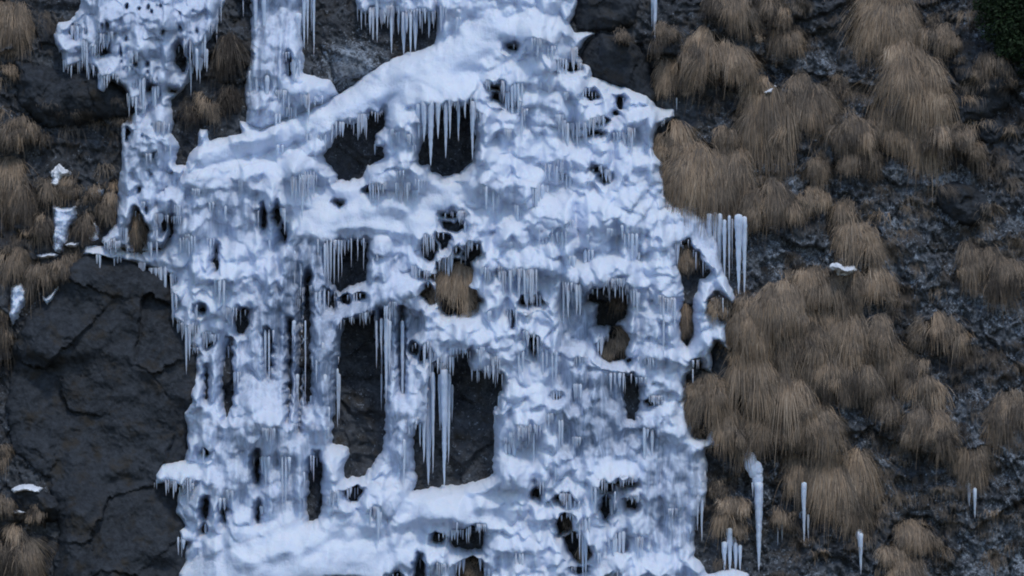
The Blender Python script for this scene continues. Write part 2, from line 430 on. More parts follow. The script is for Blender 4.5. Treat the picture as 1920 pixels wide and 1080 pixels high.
# lobes: cx, top y, width, cap height, protrusion, curtain length
LOBES = [
 (830,95,210,90,.75,40),(720,345,330,85,.7,50),(560,966,440,110,1.0,10),(860,908,260,60,.65,30),(965,5,200,60,.6,30),(495,762,215,60,.65,150),(1130,495,150,40,.55,40),
 (420,288,200,60,.5,40),(590,400,130,50,.55,130),(1170,355,170,60,.5,90),(1000,360,150,60,.5,90),(1150,865,100,40,.5,30),(955,845,130,60,.55,50),
 (612,206,66,36,.5,50),(690,176,60,30,.48,30),(655,190,50,30,.5,26),(600,150,100,34,.34,40),(830,130,150,60,.5,60),(900,150,120,40,.4,50),
 (960,10,190,70,.35,50),(1040,72,120,25,.22,18),(1085,62,60,26,.2,12),(1060,106,150,24,.28,26),(985,118,150,36,.28,28),(1180,150,120,40,.28,36),
 (1010,158,130,36,.28,40),(1220,203,100,28,.35,36),(1120,190,70,26,.2,20),(1200,265,100,50,.3,90),(940,295,150,46,.38,90),(1050,262,130,36,.25,46),
 (755,308,130,42,.42,36),(700,352,200,46,.38,50),(820,338,150,50,.36,64),(592,405,130,40,.40,130),(720,408,200,40,.42,60),(560,346,140,38,.35,34),
 (430,335,100,44,.36,110),(350,345,100,34,.3,60),(470,298,160,40,.3,40),(560,286,100,40,.3,40),(458,430,84,44,.36,70),(372,400,64,34,.28,60),
 (335,440,60,26,.2,60),(425,490,130,30,.3,34),(400,548,100,38,.25,40),(462,545,32,20,.25,20),(512,560,74,40,.28,130),(622,528,86,30,.25,40),
 (500,690,140,70,.38,70),(495,768,210,55,.50,150),(380,785,80,40,.25,60),(622,828,66,44,.34,100),(345,862,100,28,.28,44),(425,880,130,34,.2,60),
 (728,838,60,44,.3,26),(735,880,96,50,.4,60),(645,915,64,34,.32,30),(680,950,140,30,.32,36),(835,920,230,45,.42,60),(960,850,120,50,.38,60),
 (1015,898,84,30,.3,30),(1072,905,60,30,.3,36),(1050,936,120,24,.28,40),(560,975,280,44,.50,14),(640,1016,230,34,.45,18),(480,1042,220,34,.4,24),
 (800,1006,190,40,.4,40),(960,985,140,40,.4,60),(1100,970,60,38,.3,30),(1152,868,92,34,.32,36),(1125,498,160,40,.36,44),(998,543,84,24,.28,14),
 (1090,438,130,30,.28,30),(1062,415,50,24,.25,22),(1050,448,52,20,.22,20),(1000,368,130,48,.32,110),(1160,358,160,46,.32,110),(1300,373,92,32,.3,120),
 (1090,716,170,60,.3,160),(1262,780,130,70,.42,240),(870,395,90,24,.25,30),(880,428,60,24,.22,20),(1000,470,110,30,.22,40),(1200,480,100,26,.2,60),
 (960,595,100,30,.25,30),(1000,620,100,32,.25,60),(860,600,130,34,.32,40),(790,620,90,40,.25,40),(930,640,90,30,.25,30),(1060,820,90,34,.3,40),
 (1010,735,60,26,.25,24),(1000,765,90,30,.25,40),(1040,800,70,30,.25,40),(985,720,60,24,.22,20),(1210,600,110,30,.22,40),(1240,640,90,28,.22,30),
 (1100,650,90,34,.25,50),(1240,700,80,30,.22,40),(1290,1010,80,40,.35,40),(1220,1030,90,34,.3,40),(1350,1040,80,30,.3,30),(1150,1035,90,28,.25,40),
 (600,146,90,34,.32,34),(510,110,60,30,.25,100),(478,110,40,30,.25,100),(555,82,34,20,.2,40),(556,12,24,14,.15,60),(500,60,60,50,.15,60),
 (250,0,200,50,.25,60),(330,10,60,30,.2,30),(370,60,36,18,.18,26),(280,60,80,30,.2,40),(200,100,70,30,.2,30),(250,110,70,26,.2,40),(290,130,60,24,.2,30),
 (300,200,50,24,.2,30),(270,250,80,34,.2,120),(318,262,30,16,.15,30),(240,150,50,22,.18,20),
]
ROCKS = [   # name, label, polygon, thickness, edge radius, facet size
 ('rock_slab','broad smooth charcoal rock slab standing left of the ice, topped by a thin snow line',
  [(110,545),(128,490),(160,478),(200,480),(262,494),(312,520),(335,560),(330,600),(372,640),(378,720),(366,770),(358,850),(340,875),(345,930),(360,990),(352,1150),(100,1150),(120,1000),(105,900),(30,840),(15,760),(28,650),(60,585)],.42,40,150),
 ('rock_wedge','dark pointed rock wedge jutting right below the upper left ice',
  [(20,110),(110,130),(160,130),(200,150),(232,172),(254,205),(240,216),(180,224),(90,238),(60,225),(30,190)],.45,30,90),
 ('boulder','dark rounded boulder beside the top right edge of the ice',
  [(1090,95),(1105,72),(1130,60),(1165,62),(1200,85),(1225,120),(1235,175),(1225,192),(1185,170),(1140,156),(1112,146),(1092,120)],.45,30,70),
 ('boulder','low dark boulder at the top of the picture right of the ice crest',
  [(1078,-40),(1160,-40),(1200,0),(1190,40),(1150,50),(1085,52),(1075,30)],.35,25,60),
 ('boulder','round grey boulder at the lower left with a curved crack round its top',
  [(188,1000),(196,972),(215,966),(240,970),(258,990),(262,1030),(250,1070),(215,1080),(190,1060)],.3,24,60),
 ('rock_ledge','small dark ledge under a cap of snow at the lower left edge',
  [(34,920),(60,906),(95,914),(125,935),(135,965),(100,975),(45,960)],.32,20,40),
 ('boulder','smooth grey green boulder on the upper right slope',
  [(1755,352),(1785,340),(1830,350),(1860,380),(1862,410),(1830,425),(1790,415),(1760,385)],.3,22,60),
 ('boulder','pale lichen grey boulder below the dark bush in the top right corner',
  [(1790,125),(1820,112),(1842,130),(1845,155),(1815,165),(1792,150)],.25,18,40),
 ('boulder','long sloping lichen spotted boulder above the dark grass arch at the right',
  [(1750,190),(1800,165),(1860,140),(1900,150),(1905,190),(1860,220),(1800,235),(1760,222)],.28,22,60),
 ('boulder','square shouldered grey boulder at the right end of the upper slope',
  [(1830,225),(1880,215),(1890,250),(1870,270),(1835,262)],.25,18,40),
 ('rock_bulge','dark bulging rock beneath the broad grass hummocks lower right of the ice',
  [(1340,650),(1375,640),(1392,690),(1385,740),(1350,745),(1334,700)],.2,18,40),
]

# ------------------------------------------------------------------ the cliff face
CF = Field(-420, -300, 2340, 1380, 3)
def cliff_height(X, Y):
    lean = (Y-540)*S*0.27
    wx = X + 26*fbm(X/120, Y/120, 3); wy = Y + 26*fbm(X/120, Y/120, 5)
    H = lean + 0.42*fbm(X/420, Y/420, 11, 3)
    # blocky facets in two sizes, planes tilted at random
    for sz, amp, tilt, sd_ in ((150, .20, .45, 21), (60, .09, .5, 22), (24, .04, .5, 23)):
        f1, f2, cid, px, py = worley(wx/sz*0.8, wy/sz*1.1, sd_)
        H = H + amp*(VAL[cid]-0.5) + tilt*sz*S*0.5*((wx/sz*0.8-px)*(VAL[(cid*3+1)&4095]-0.5)+(wy/sz*1.1-py)*(VAL[(cid*5+2)&4095]-0.2))
        H = H - amp*0.22*(1-sstep(0, 0.2, f2-f1))*np.clip(0.5+1.5*noise(X/90, Y/90, sd_+9), 0, 1)
    H = H + 0.20*fbm(wx/50, wy/62, 31, 6, 0.62, True) + 0.05*fbm(wx/12, wy/13, 33, 3, 0.6)
    return H
CF.H = cliff_height(CF.X, CF.Y)
# small ledges where the slope at the right breaks up
right = sstep(1250, 1400, CF.X)
CF.H += right*0.13*fbm(CF.X/26, CF.Y/32, 41, 5, 0.62, True)
# the waterfall has worn a shallow chute; pockets behind the windows in the ice
SM = blur(CF.H, 12)
core = blur(sstep(-40, 40, poly_sdf(MAIN, CF.X, CF.Y, 60)), 2)
CF.H = CF.H*(1-0.35*core) + (SM-0.05)*0.35*core
for P in HOLES:
    P = np.array(P); w, h = np.ptp(P, axis=0)
    if min(w, h) > 40:
        CF.H -= 0.35*sstep(-30, 20, poly_sdf(P, CF.X, CF.Y, 50))
lich = sstep(1230, 1500, CF.X)*(0.35+0.9*fbm(CF.X/150, CF.Y/150, 51, 3)) + 0.08
lich = lich + 1.3*np.exp(-(((CF.X-655)/55)**2+((CF.Y-120)/45)**2)) + 0.35*np.exp(-(((CF.X-1890)/60)**2+((CF.Y-660)/90)**2))+ 0.35*np.exp(-(((CF.X-1660)/80)**2+((CF.Y-420)/70)**2))
CF.H = np.where(True, CF.H, 0)
keep = np.ones((CF.X.shape[0]-1, CF.X.shape[1]-1), bool)
cliff = grid_mesh(CF, CF.H, keep, 'cliff', [M_CLIFF], None, {'lichen': np.clip(lich, 0, 1)})
tag(cliff, 'dark wet rock face of the mountainside', kind='structure')

# ------------------------------------------------------------------ rocks standing out of it
for name, label, P, T, Re, sz in ROCKS:
    P = np.array(P, float); x0, y0 = P.min(0)-30; x1, y1 = P.max(0)+30
    F = Field(x0, y0, x1, y1, 2.5)
    Xw = F.X + 7*fbm(F.X/22, F.Y/22, 61); Yw = F.Y + 7*fbm(F.X/22, F.Y/22, 62)
    d = poly_sdf(P, Xw, Yw, 60)
    base = CF.at(F.X, F.Y, SM)
    f1, f2, cid, px, py = worley(Xw/sz+3, Yw/sz*1.3, 64)
    fac = 0.05*(VAL[cid]-.5) + 0.5*sz*S*.5*((Xw/sz+3-px)*(VAL[(cid*3)&4095]-.5)+(Yw/sz*1.3-py)*(VAL[(cid*5)&4095]-.35))
    crack = 1-sstep(0, 0.05, f2-f1)
    F.H = base + np.where(d > 0, T*np.clip(d/Re, 0, 1)**0.5, d*0.03) + fac*np.clip(d/20, 0, 1) - 0.05*crack*np.clip(d/20,0,1)*np.clip(0.2+2*noise(F.X/50, F.Y/50, 67), 0, 1) + 0.08*fbm(Xw/75, Yw/60, 65, 6, 0.56, True) + 0.02*fbm(Xw/9, Yw/5, 66, 3)
    k = (d > -16)
    kk = k[:-1,:-1] & k[1:,:-1] & k[:-1,1:] & k[1:,1:]
    o = recentre(grid_mesh(F, F.H, kk, name, [M_SLAB]))
    tag(o, label, 'rock')
    # later things sit on the rocks too
    m = poly_sdf(P, CF.X, CF.Y, 20) > -4
    CF.H[m] = np.maximum(CF.H[m], F.at(CF.X[m], CF.Y[m]))

# ------------------------------------------------------------------ ice field
IF = Field(60, -64, 1424, 1144, 2)
X, Y = IF.X, IF.Y
Xw = X + 5*fbm(X/26, Y/26, 71, 3) + 0.8*noise(X/8, Y/8, 72)
Yw = Y + 5*fbm(X/26, Y/26, 73, 3) + 0.8*noise(X/8, Y/8, 74)
d_main = poly_sdf(MAIN, Xw, Yw); d_side = poly_sdf(SIDE, Xw, Yw); d_col = poly_sdf(COLUMN, Xw, Yw); d_top = poly_sdf(FRINGE_TOP, Xw, Yw)
d_side = d_side+5*np.minimum(fbm(X/16, Y/22, 80, 3), 0.0)
D = np.maximum.reduce([d_main, d_side, d_col, d_top])
# ragged openings: the upper rims drip
Xh = X + 6.0*fbm(X/15, Y/15, 75, 3) + 1.2*noise(X/4, Y/5, 76); Yh = Y + 6.0*fbm(X/14, Y/14, 77, 3) + 2.5*noise(X/3.5, Y/30, 78)
DH = np.full(X.shape, -60.0)
for kh, P in enumerate(HOLES):
    if max(np.ptp(np.array(P), axis=0)) < 19 and kh % 2: continue
    DH = np.maximum(DH, poly_sdf(P, Xh, Yh, 40))
lace = fbm(X/10, Y/34, 79, 3)
lace_t = 1.15-0.48*sstep(-20, 20, d_side)-0.30*sstep(520, 400, X)*sstep(420, 520, Y)
DH = np.maximum(DH, np.clip((lace-lace_t)*40, -40, 12))
DH = np.maximum(DH, -40)
DI = np.minimum(D, np.where(DH > -40, -DH, 60))
base = IF.H*0 + CF.at(X, Y, SM)
zone = lambda P, r=30: sstep(-r, r, poly_sdf(P, X, Y, r+1))
smooth_z = np.clip(zone([(330,300),(500,235),(700,120),(900,20),(1030,20),(930,110),(870,160),(700,230),(560,270),(400,330)]) + zone([(350,1040),(450,1000),(560,960),(700,970),(780,1030),(760,1090),(560,1120),(340,1120)])
                   + zone([(540,350),(640,350),(860,330),(860,400),(800,450),(560,440)]) + zone([(740,920),(930,910),(960,980),(860,980),(760,1000)]), 0, 1)
drape_z = np.clip(zone([(560,450),(650,450),(640,540),(720,600),(640,780),(560,770),(380,760),(380,640),(540,560)]) + zone([(1040,700),(1170,700),(1180,860),(1050,850)]) + zone([(720,600),(800,600),(790,800),(760,900),(725,860)])
                  + zone([(1200,800),(1320,840),(1320,1040),(1200,1040)]) + zone([(400,790),(600,790),(585,970),(400,960)],20)*.8 + zone([(460,-60),(570,-60),(560,110),(460,230)]) + zone([(1270,380),(1350,390),(1350,500),(1290,450)],15)
                  + 0.6*zone([(330,340),(480,340),(500,480),(340,480)]) + zone([(1050,540),(1110,540),(1110,640),(1060,650)],15), 0, 1)
clear = 0.10 + 0.55*drape_z + 0.45*zone(SIDE, 25) + 0.5*zone([(560,440),(760,450),(800,600),(640,780),(540,760),(480,560)]) + 0.4*zone([(1040,500),(1230,600),(1240,850),(1040,860)]) + 0.35*fbm(X/70, Y/70, 81, 4) - 0.6*smooth_z
clear = np.clip(clear, 0, 1)

# the ice lies thicker towards the middle; broad swells
T = 0.10 + 0.16*sstep(0, 60, D) + 0.16*fbm(X/150, Y/120, 82, 3)
L = np.zeros(X.shape)
def smax(a, b_, k=0.12):
    t = np.clip(1-np.abs(a-b_)/k, 0, 1)
    return np.maximum(a, b_)+t*t*k*0.3*np.clip(np.minimum(a, b_)/k, 0, 1)
def rope(pts, prot):
    for (ax, ay, ar), (bx, by, br) in zip(pts[:-1], pts[1:]):
        r = max(ar, br)+4
        i0 = max(0, int((min(ax,bx)-r-IF.xs[0])/2)); i1 = int((max(ax,bx)+r-IF.xs[0])/2)+1
        j0 = max(0, int((min(ay,by)-r-IF.ys[0])/2)); j1 = int((max(ay,by)+r-IF.ys[0])/2)+1
        sl = (slice(j0, j1), slice(i0, i1)); x = Xw[sl]; y = Yw[sl]
        ex, ey = bx-ax, by-ay
        t = np.clip(((x-ax)*ex+(y-ay)*ey)/(ex*ex+ey*ey), 0, 1)
        d = np.hypot(x-ax-ex*t, y-ay-ey*t)/(ar+(br-ar)*t)
        L[sl] = np.maximum(L[sl], prot*np.clip(1-d*d, 0, 1)**0.62)
for p, q in ROPES: rope(p, q)
L = blur(L, 4)

FL = noise(X/3.6, Y/90, 83); FL2 = noise(X/8.5, Y/140, 84)
def lobe(A, cx, y0, w, ch, prot, curt, off=0.0, seed=0, skew=0.0):
    hw = w/2
    i0 = max(0, int((cx-hw-6-IF.xs[0])/2)); i1 = min(X.shape[1], int((cx+hw+6-IF.xs[0])/2)+1)
    sk_ = abs(skew)*hw
    j0 = max(0, int((y0-8-sk_-IF.ys[0])/2)); j1 = min(X.shape[0], int((y0+ch*2+curt*1.5+8+sk_-IF.ys[0])/2)+1)
    if i1 <= i0 or j1 <= j0: return
    sl = (slice(j0, j1), slice(i0, i1)); x = Xw[sl]; y = Yw[sl]-skew*(Xw[sl]-cx)
    u = (x-cx)/hw; s = np.clip(1-u*u, 0, 1); sq = np.sqrt(s)
    v = (y-(y0+ch*0.75*(1-sq)))/ch
    g = np.where(v < 1, np.sin(np.clip(v, 0, 1)*pi/2)**0.85, 1.0)
    # lip, then the hanging curtain with ragged, fluted tips
    vy = (v-1)*ch
    ln = curt*(0.35+0.75*np.clip(0.5+1.1*(noise(X[sl]/5.0+seed, y*0+seed*1.7, 85)+0.6*noise(X[sl]/14.0, y*0+seed*2.1, 86)), 0, 1.3))*(0.4+0.6*sq)
    q = np.clip(vy/np.maximum(ln, 1), 0, 1.2)
    g = g*np.where(vy > 0, (1-0.50*sstep(0, 0.45, q)-0.28*q)*sstep(1.15, 0.7, q), 1)
    h = (off+prot*g)*sq*(g > 0)
    A[sl] = smax(A[sl], h)
for k, l in enumerate(LOBES): lobe(L, *l, seed=k, skew=0.16*math.sin(k*2.3))
rs = R(42)
dens = IF.at  # sampler
def scatter(A, n, w0, w1, ch, pr, cu, wsm, wdr, sd_):
    r = R(sd_)
    for k in range(n):
        cx = r.uniform(80, 1400); cy = r.uniform(-60, 1110)
        if IF.at(cx, cy, DI) < 2: continue
        sz = IF.at(cx, cy, smooth_z); dz = IF.at(cx, cy, drape_z)
        a = r.rand(); b_ = r.rand(); c_ = r.rand(); dd = r.rand(); e_ = r.rand()
        if a < sz*wsm or b_ < dz*wdr: continue
        w = w0+(w1-w0)*c_**1.6
        lobe(A, cx, cy, w, w*ch*(0.7+0.6*dd), w*pr*(0.7+0.6*e_), w*cu*r.uniform(0.3, 1.6), seed=k, skew=float(np.clip(0.45*r.randn(), -1, 1)))
L1 = np.zeros(X.shape); L2 = np.zeros(X.shape)
rc = R(300); RIB = np.zeros(X.shape)
for k in range(900):                           # frozen runnels: rounded vertical ribs
    x_ = rc.uniform(110, 1320); y_ = rc.uniform(-60, 1040)
    if IF.at(x_, y_, DI) < 3 or rc.rand() < 0.9*IF.at(x_, y_, smooth_z): continue
    if rc.rand() > 0.45+0.6*IF.at(x_, y_, drape_z): continue
    ln = rc.uniform(50, 190); r_ = rc.uniform(5, 13); pr = r_*S*rc.uniform(1.1, 2.1)
    i0 = max(0, int((x_-18-IF.xs[0])/2)); i1 = int((x_+18-IF.xs[0])/2)+1
    j0 = max(0, int((y_-14-IF.ys[0])/2)); j1 = min(X.shape[0], int((y_+ln+14-IF.ys[0])/2)+1)
    sl = (slice(j0, j1), slice(i0, i1))
    t = (Yw[sl]-y_)/ln; cxx = x_+3*noise(Y[sl]/40+k, Y[sl]*0, 301)
    rr = r_*(1-0.35*t)*(1+0.25*noise(Y[sl]/11+k*3, Y[sl]*0, 302))
    hgt = pr*np.sqrt(np.clip(1-((Xw[sl]-cxx)/np.maximum(rr, 2))**2, 0, 1))*sstep(-0.06, 0.05, t)*sstep(1.05, 0.88, t)
    RIB[sl] = np.maximum(RIB[sl], hgt)
scatter(L1, 520, 22, 60, .75, .0050, 1.8, .9, .55, 101)
scatter(L2, 1500, 10, 26, .9, .0056, 2.6, .95, .75, 102)
H = base + T + L*(1-0.38*drape_z) + RIB*(1-0.8*smooth_z) + L1*(1-0.6*smooth_z)*(1-0.3*drape_z) + L2
# flutes run down the steep ice, fine lumps everywhere
H = H + (0.035+0.14*drape_z)*(1-smooth_z)*FL2 + (0.014+0.05*drape_z)*(1-smooth_z)*FL
H = blur(H, 2) + 0.006*fbm(Xw/9, Yw/9, 91, 2)*(1-0.7*smooth_z) + 0.03*fbm(X/40, Y/26, 92, 3)
lump = np.zeros(X.shape)
for sz, am, s_ in ((52, .20, 201), (29, .14, 202), (13, .05, 203), (7, .016, 204)):
    f1, f2, cid, qx, qy = worley(Xw/sz, Yw/sz*0.9, s_, 1.0)
    dy = Yw/sz*0.9-qy
    lump += am*(0.4+1.2*VAL[cid])*np.sqrt(np.clip(1-1.6*f1*f1, 0, 1))*(1+0.6*dy)
H = H + lump*(1-0.93*smooth_z)*(1-0.65*drape_z)
pit = np.clip(noise(Xw/9, Yw/11, 205)-0.30, 0, 1)
H = H - 0.14*pit*(1-smooth_z)*(1-0.5*drape_z)
H = blur(H, 1)
edge = np.clip(DI/11, 0, 1.0)**0.55
Hc = CF.at(X, Y)
H = np.where(DI > 0, (base-0.10)*(1-edge) + H*edge, Hc-0.12+DI*0.015)
H = np.where((DI <= 0), np.minimum(H, Hc-0.08), np.maximum(H, np.where(DI > 7, Hc+0.03, -99)))
H = blur(H, 1)
IF.H = H
# lips sag: what stands out of the wall hangs a little lower, so that every lip overhangs
rel = np.where(DI > 0, H-Hc, 0)
SAG = 24*(rel-blur(rel, 60))*np.clip(DI/8, 0, 1)
SAG = blur(12*np.tanh(SAG/12), 1)
ok = DI > -9
ok = ok[:-1,:-1] & ok[1:,:-1] & ok[:-1,1:] & ok[1:,1:]
cx = X[:-1,:-1]+1; cy = Y[:-1,:-1]+1
def inside(P): return poly_sdf(P, cx, cy, 2) > 0
is_side = ok & (d_side[:-1,:-1] > d_main[:-1,:-1]) & (cx < 450) & (cx < 345+0*cy + np.where(cy < 300, 120, 0))
is_col = ok & ~is_side & (cy < 240) & (cx > 440) & (cx < 640) & (d_col[:-1,:-1] >= d_main[:-1,:-1])
is_top = ok & ~is_side & ~is_col & (cx > 640) & (cx < 817) & (cy < 70)
main = ok & ~is_side & ~is_col & ~is_top
A = {'clear': clear}

fall = empty('frozen_waterfall', 850, 1080, float(IF.at(850, 1075)))
tag(fall, 'wide white frozen waterfall covering the middle of the rock face', 'frozen waterfall')
rest = main.copy()
for nm, P in (('ice_arch', [(330,330),(340,240),(500,200),(640,140),(780,70),(1000,-70),(1120,-70),(1130,60),(960,80),(900,160),(880,190),(700,240),(640,232),(600,290),(520,300)]),
              ('ice_pillar', [(718,190),(800,190),(790,300),(700,310)]),
              ('ice_crest', [(880,190),(900,160),(960,80),(1130,60),(1290,190),(1270,340),(900,340),(890,300)]),
              ('snow_shelf', [(480,340),(640,340),(700,300),(900,300),(900,340),(880,470),(690,450),(540,440),(480,420)]),
              ('ice_side_strand', [(1262,360),(1420,360),(1420,700),(1283,720),(1277,640),(1280,540),(1266,470)]),
              ('ice_curtain', [(540,440),(690,450),(880,470),(830,590),(810,690),(780,900),(720,900),(640,900),(600,800),(545,740)]),
              ('ice_column', [(480,420),(540,440),(545,740),(570,790),(330,790),(280,560),(140,500),(140,450),(330,330),(480,340)]),
              ('ice_apron', [(560,970),(700,900),(780,915),(930,890),(1000,1000),(1040,1150),(300,1150),(330,1060)]),
              ('ice_cone', [(330,790),(570,790),(600,800),(680,900),(560,970),(330,1060),(270,900)]),
              ('ice_drapery', [(1160,690),(1360,690),(1430,1150),(1130,1150),(1140,900)])):
    m = rest & inside(P)
    rest &= ~m
    if m.any(): grid_mesh(IF, H, m, nm, [M_ICE], fall, A, sag=SAG)
grid_mesh(IF, H, rest, 'ice_cascade', [M_ICE], fall, A, sag=SAG)
side = empty('frozen_side_stream', 270, 460, float(IF.at(270, 455)))
tag(side, 'dull blue grey frozen trickle of lumpy ice at the upper left', 'frozen waterfall')
grid_mesh(IF, H, is_side, 'ice_sheet', [M_ICE], side, A, sag=SAG)
colm = empty('frozen_column', 510, 225, float(IF.at(510, 220)))
tag(colm, 'tall fluted white ice column behind the left shoulder of the snowy arch', 'ice column')
grid_mesh(IF, H, is_col, 'ice_sheet', [M_ICE], colm, A, sag=SAG)
topf = empty('hanging_ice_fringe', 740, 0, float(IF.at(740, 10)))
tag(topf, 'fringe of long icicles hanging from the top edge above the arch', 'icicles')
grid_mesh(IF, H, is_top, 'ice_sheet', [M_ICE], topf, A, sag=SAG)

def surf(x, y):
    """outermost surface at a photograph pixel: ice where there is ice, rock elsewhere"""
    a = CF.at(x, y)
    if 60 < np.mean(x) < 1424: a = np.maximum(a, IF.at(x, y))
    return a
# ------------------------------------------------------------------ icicles
def icicle_geo(x, y0, y1, w, h0, r, lean=0.0, nseg=None, nr=9):
    L = y1-y0
    ns = nseg or max(6, int(L/6))
    t = np.linspace(0, 1, ns+1); t[1] *= 0.35
    s1 = r.rand()*100
    rad = w/2*((1-t)**0.75*0.92+0.05)*(1+0.30*noise(t*L/9+s1, t*0+s1, 5)+0.12*noise(t*L/3.5+s1, t*0, 6))
    rad[-1] = 0.15
    rad[0] *= 0.25; rad[1] *= 0.85
    cxs = x + lean*L*t + 0.9*noise(t*L/30+s1, t*0, 7)
    a = np.linspace(0, 2*pi, nr, endpoint=False)
    flute = 1+0.10*np.cos(a*3+s1)
    V = []
    for k in range(ns+1):
        px = cxs[k]+rad[k]*np.cos(a)*flute
        hh = h0+rad[k]*np.sin(a)*flute*S
        V.append(np.stack([(px-960)*S, -hh, np.full(nr, (540-(y0+L*t[k]))*S)], -1))
    V = np.concatenate(V)
    F = []
    for k in range(ns):
        for i in range(nr):
            j = (i+1) % nr
            F.append((k*nr+i, (k+1)*nr+i, (k+1)*nr+j, k*nr+j))
    return V, F

def icicle(parent, x, y0, y1, w, h=None, seed=0, lean=0.0, name='icicle'):
    r = R(int(seed+x*3+y1))
    if h is None: h = float(max(surf(x, y0-2-4*q) for q in range(7)))-w*S*0.45
    h = max(h, max(float(CF.at(x, yy)) for yy in np.linspace(y0, y1, 9))+w*S*0.35)
    V, F = icicle_geo(x, y0, y1, w, h, r, lean)
    return link(name, V, F, [M_ICICLE], parent)

def many(parent, items, name='icicle'):
    for it in items: icicle(parent, *it, name=name)

ARCH_ICICLES = [(808,188,313,15),(822,190,262,10),(836,180,298,11),(844,185,262,7),(860,170,266,9),(886,190,302,11),(796,190,268,13),(786,195,262,12),(872,186,222,7),
 (575,250,268,6),(582,250,282,7),(590,248,291,8),(597,248,283,6),(602,245,290,6),(610,240,284,6),(622,232,272,6),(630,226,260,5),(656,218,233,7),(677,218,228,6),(702,268,290,5)]
MID_ICICLES = [(615,448,528,4),(622,448,522,5),(628,450,534,5),(636,450,530,4),(642,450,520,3),(660,446,502,3),(672,446,490,3),(683,446,508,3),(795,440,486,3),(800,445,478,3),
 (617,545,580,3),(628,545,578,3),(796,690,866,15),(804,672,908,22),(813,696,886,9),(789,690,836,12),(826,700,806,10),(834,690,914,17),(842,700,866,11),(848,720,792,7),(772,900,918,6),(726,596,760,10),(732,600,700,8),(620,600,742,14),(606,640,770,12),(628,600,700,9),(637,700,786,8),(717,596,668,7),(560,700,766,8),(553,600,720,9),(716,700,770,4),(845,668,705,5),(822,670,700,5),(708,600,690,5),(716,650,720,4),(635,690,800,6),(612,700,806,12),(600,760,800,9),
 (620,760,826,7),(586,740,780,6),(575,600,770,4),(756,600,850,8),(740,700,905,10),(760,820,905,7),(930,760,888,9),(936,740,900,6),(985,552,568,3),(995,550,566,3),(1006,553,565,2),
 (1140,530,560,3),(1160,532,556,3),(592,850,900,5),(587,850,880,4),(575,880,956,6),(568,870,950,5),(1312,900,1010,9),(1304,920,990,6),(1318,880,950,6),(1000,620,668,4),(1008,630,672,4),(960,590,612,3),
 (860,590,612,3),(1076,930,945,4),(1084,930,948,4),(343,1000,1034,5),(349,1000,1038,4),(322,898,912,4),(334,896,930,5),(345,905,925,4),(465,380,430,9),(450,380,428,6),(405,470,500,3),
 (486,395,430,3),(554,470,540,6),(566,480,545,6),(660,905,925,4),(655,905,930,3),(668,908,930,3),(940,620,640,3),(1018,430,480,4),(1024,430,492,4),(1011,430,470,3),(1035,420,460,3),
 (1142,930,962,4),(1135,920,945,3),(1150,915,940,5),(1040,870,905,3),(1030,312,345,4),(1044,312,350,4),(1018,312,336,3),(925,340,405,7),(912,350,398,7),(935,350,385,5)]
STRAND_ICICLES = [(1316,400,478,20),(1330,400,500,16),(1347,405,505,10),(1342,560,600,4),(1352,558,596,3),(1296,690,720,4)]
ALL = sorted(ARCH_ICICLES+MID_ICICLES+STRAND_ICICLES, key=lambda i: -(i[2]-i[1])*i[3])
many(fall, ALL[:100])
rest_ic = [(i[0], i[1], i[2], i[3]) for i in ALL[100:]]
ri = R(555)
for P in HOLES:                                # small drips along the upper rims of the openings
    P = np.array(P, float); w_, h_ = np.ptp(P, axis=0)
    if w_ < 13 or h_ < 8: continue
    x_ = P[:,0].min()+2
    while x_ < P[:,0].max()-2:
        ys = np.arange(P[:,1].min()-12, P[:,1].max(), 1.0)
        inn = np.nonzero(IF.at(np.full(ys.shape, x_), ys, DI) < -1)[0]
        if len(inn) and inn[0] > 3:
            yt = ys[inn[0]]
            if yt < P[:,1].min()+max(8, 0.3*h_): rest_ic.append((x_, yt-6, yt+min(h_*0.55, 4+26*ri.rand()**2.2), 2.0+2.6*ri.rand()))
        x_ += 3+ri.rand()*9
n_f = 0
for k in range(16000):                         # and fans of drips from the lips all over the fall
    x_ = ri.uniform(110, 1310); y_ = ri.uniform(0, 1060)
    if IF.at(x_, y_, DI) < 5 or ri.rand() < IF.at(x_, y_, smooth_z): continue
    up = float(IF.at(x_, y_)); dn = float(IF.at(x_, y_+12))
    if up-dn < 0.11 or n_f > 380: continue
    n_f += 1
    m_ = ri.randint(1, 7); sp = 3.0+2.6*ri.rand(); LL = 9+34*ri.rand()**2
    big = n_f % 5 == 0
    if big: LL = 36+70*ri.rand(); m_ = ri.randint(2, 5); sp = 5+3*ri.rand()
    for q_ in range(m_):
        xx = x_+(q_-m_/2)*sp+ri.randn()*.5
        if IF.at(xx, y_, DI) < 2: continue
        rest_ic.append((xx, y_-1, y_+9+LL*(0.15+1.1*ri.rand()**1.5), (5+5*ri.rand()) if big else 3.0+5.5*ri.rand()**1.8))
VV = []; FF = []; off = 0
for (x_, a_, b_, w_) in rest_ic:
    hh_ = float(max(surf(x_, a_-2*q) for q in range(3)))-w_*S*0.4
    V_, F_ = icicle_geo(x_, a_+3, b_+3, w_, hh_, ri, nseg=5, nr=6)
    VV.append(V_); FF.append(np.array(F_)+off); off += len(V_)
tag(link('icicles', np.concatenate(VV), np.concatenate(FF), [M_ICICLE], fall), kind='stuff')
many(colm, [(452,-50,28,6),(573,-50,80,8),(585,-50,104,8),(580,-50,60,6),(567,-20,90,9),(476,-40,100,12),(492,-50,110,12),(556,20,96,14),(549,110,150,6),(560,110,150,6),(468,130,200,12),(480,130,215,10),(575,180,205,6),(590,180,200,6),(603,178,196,5),(500,140,220,10)])
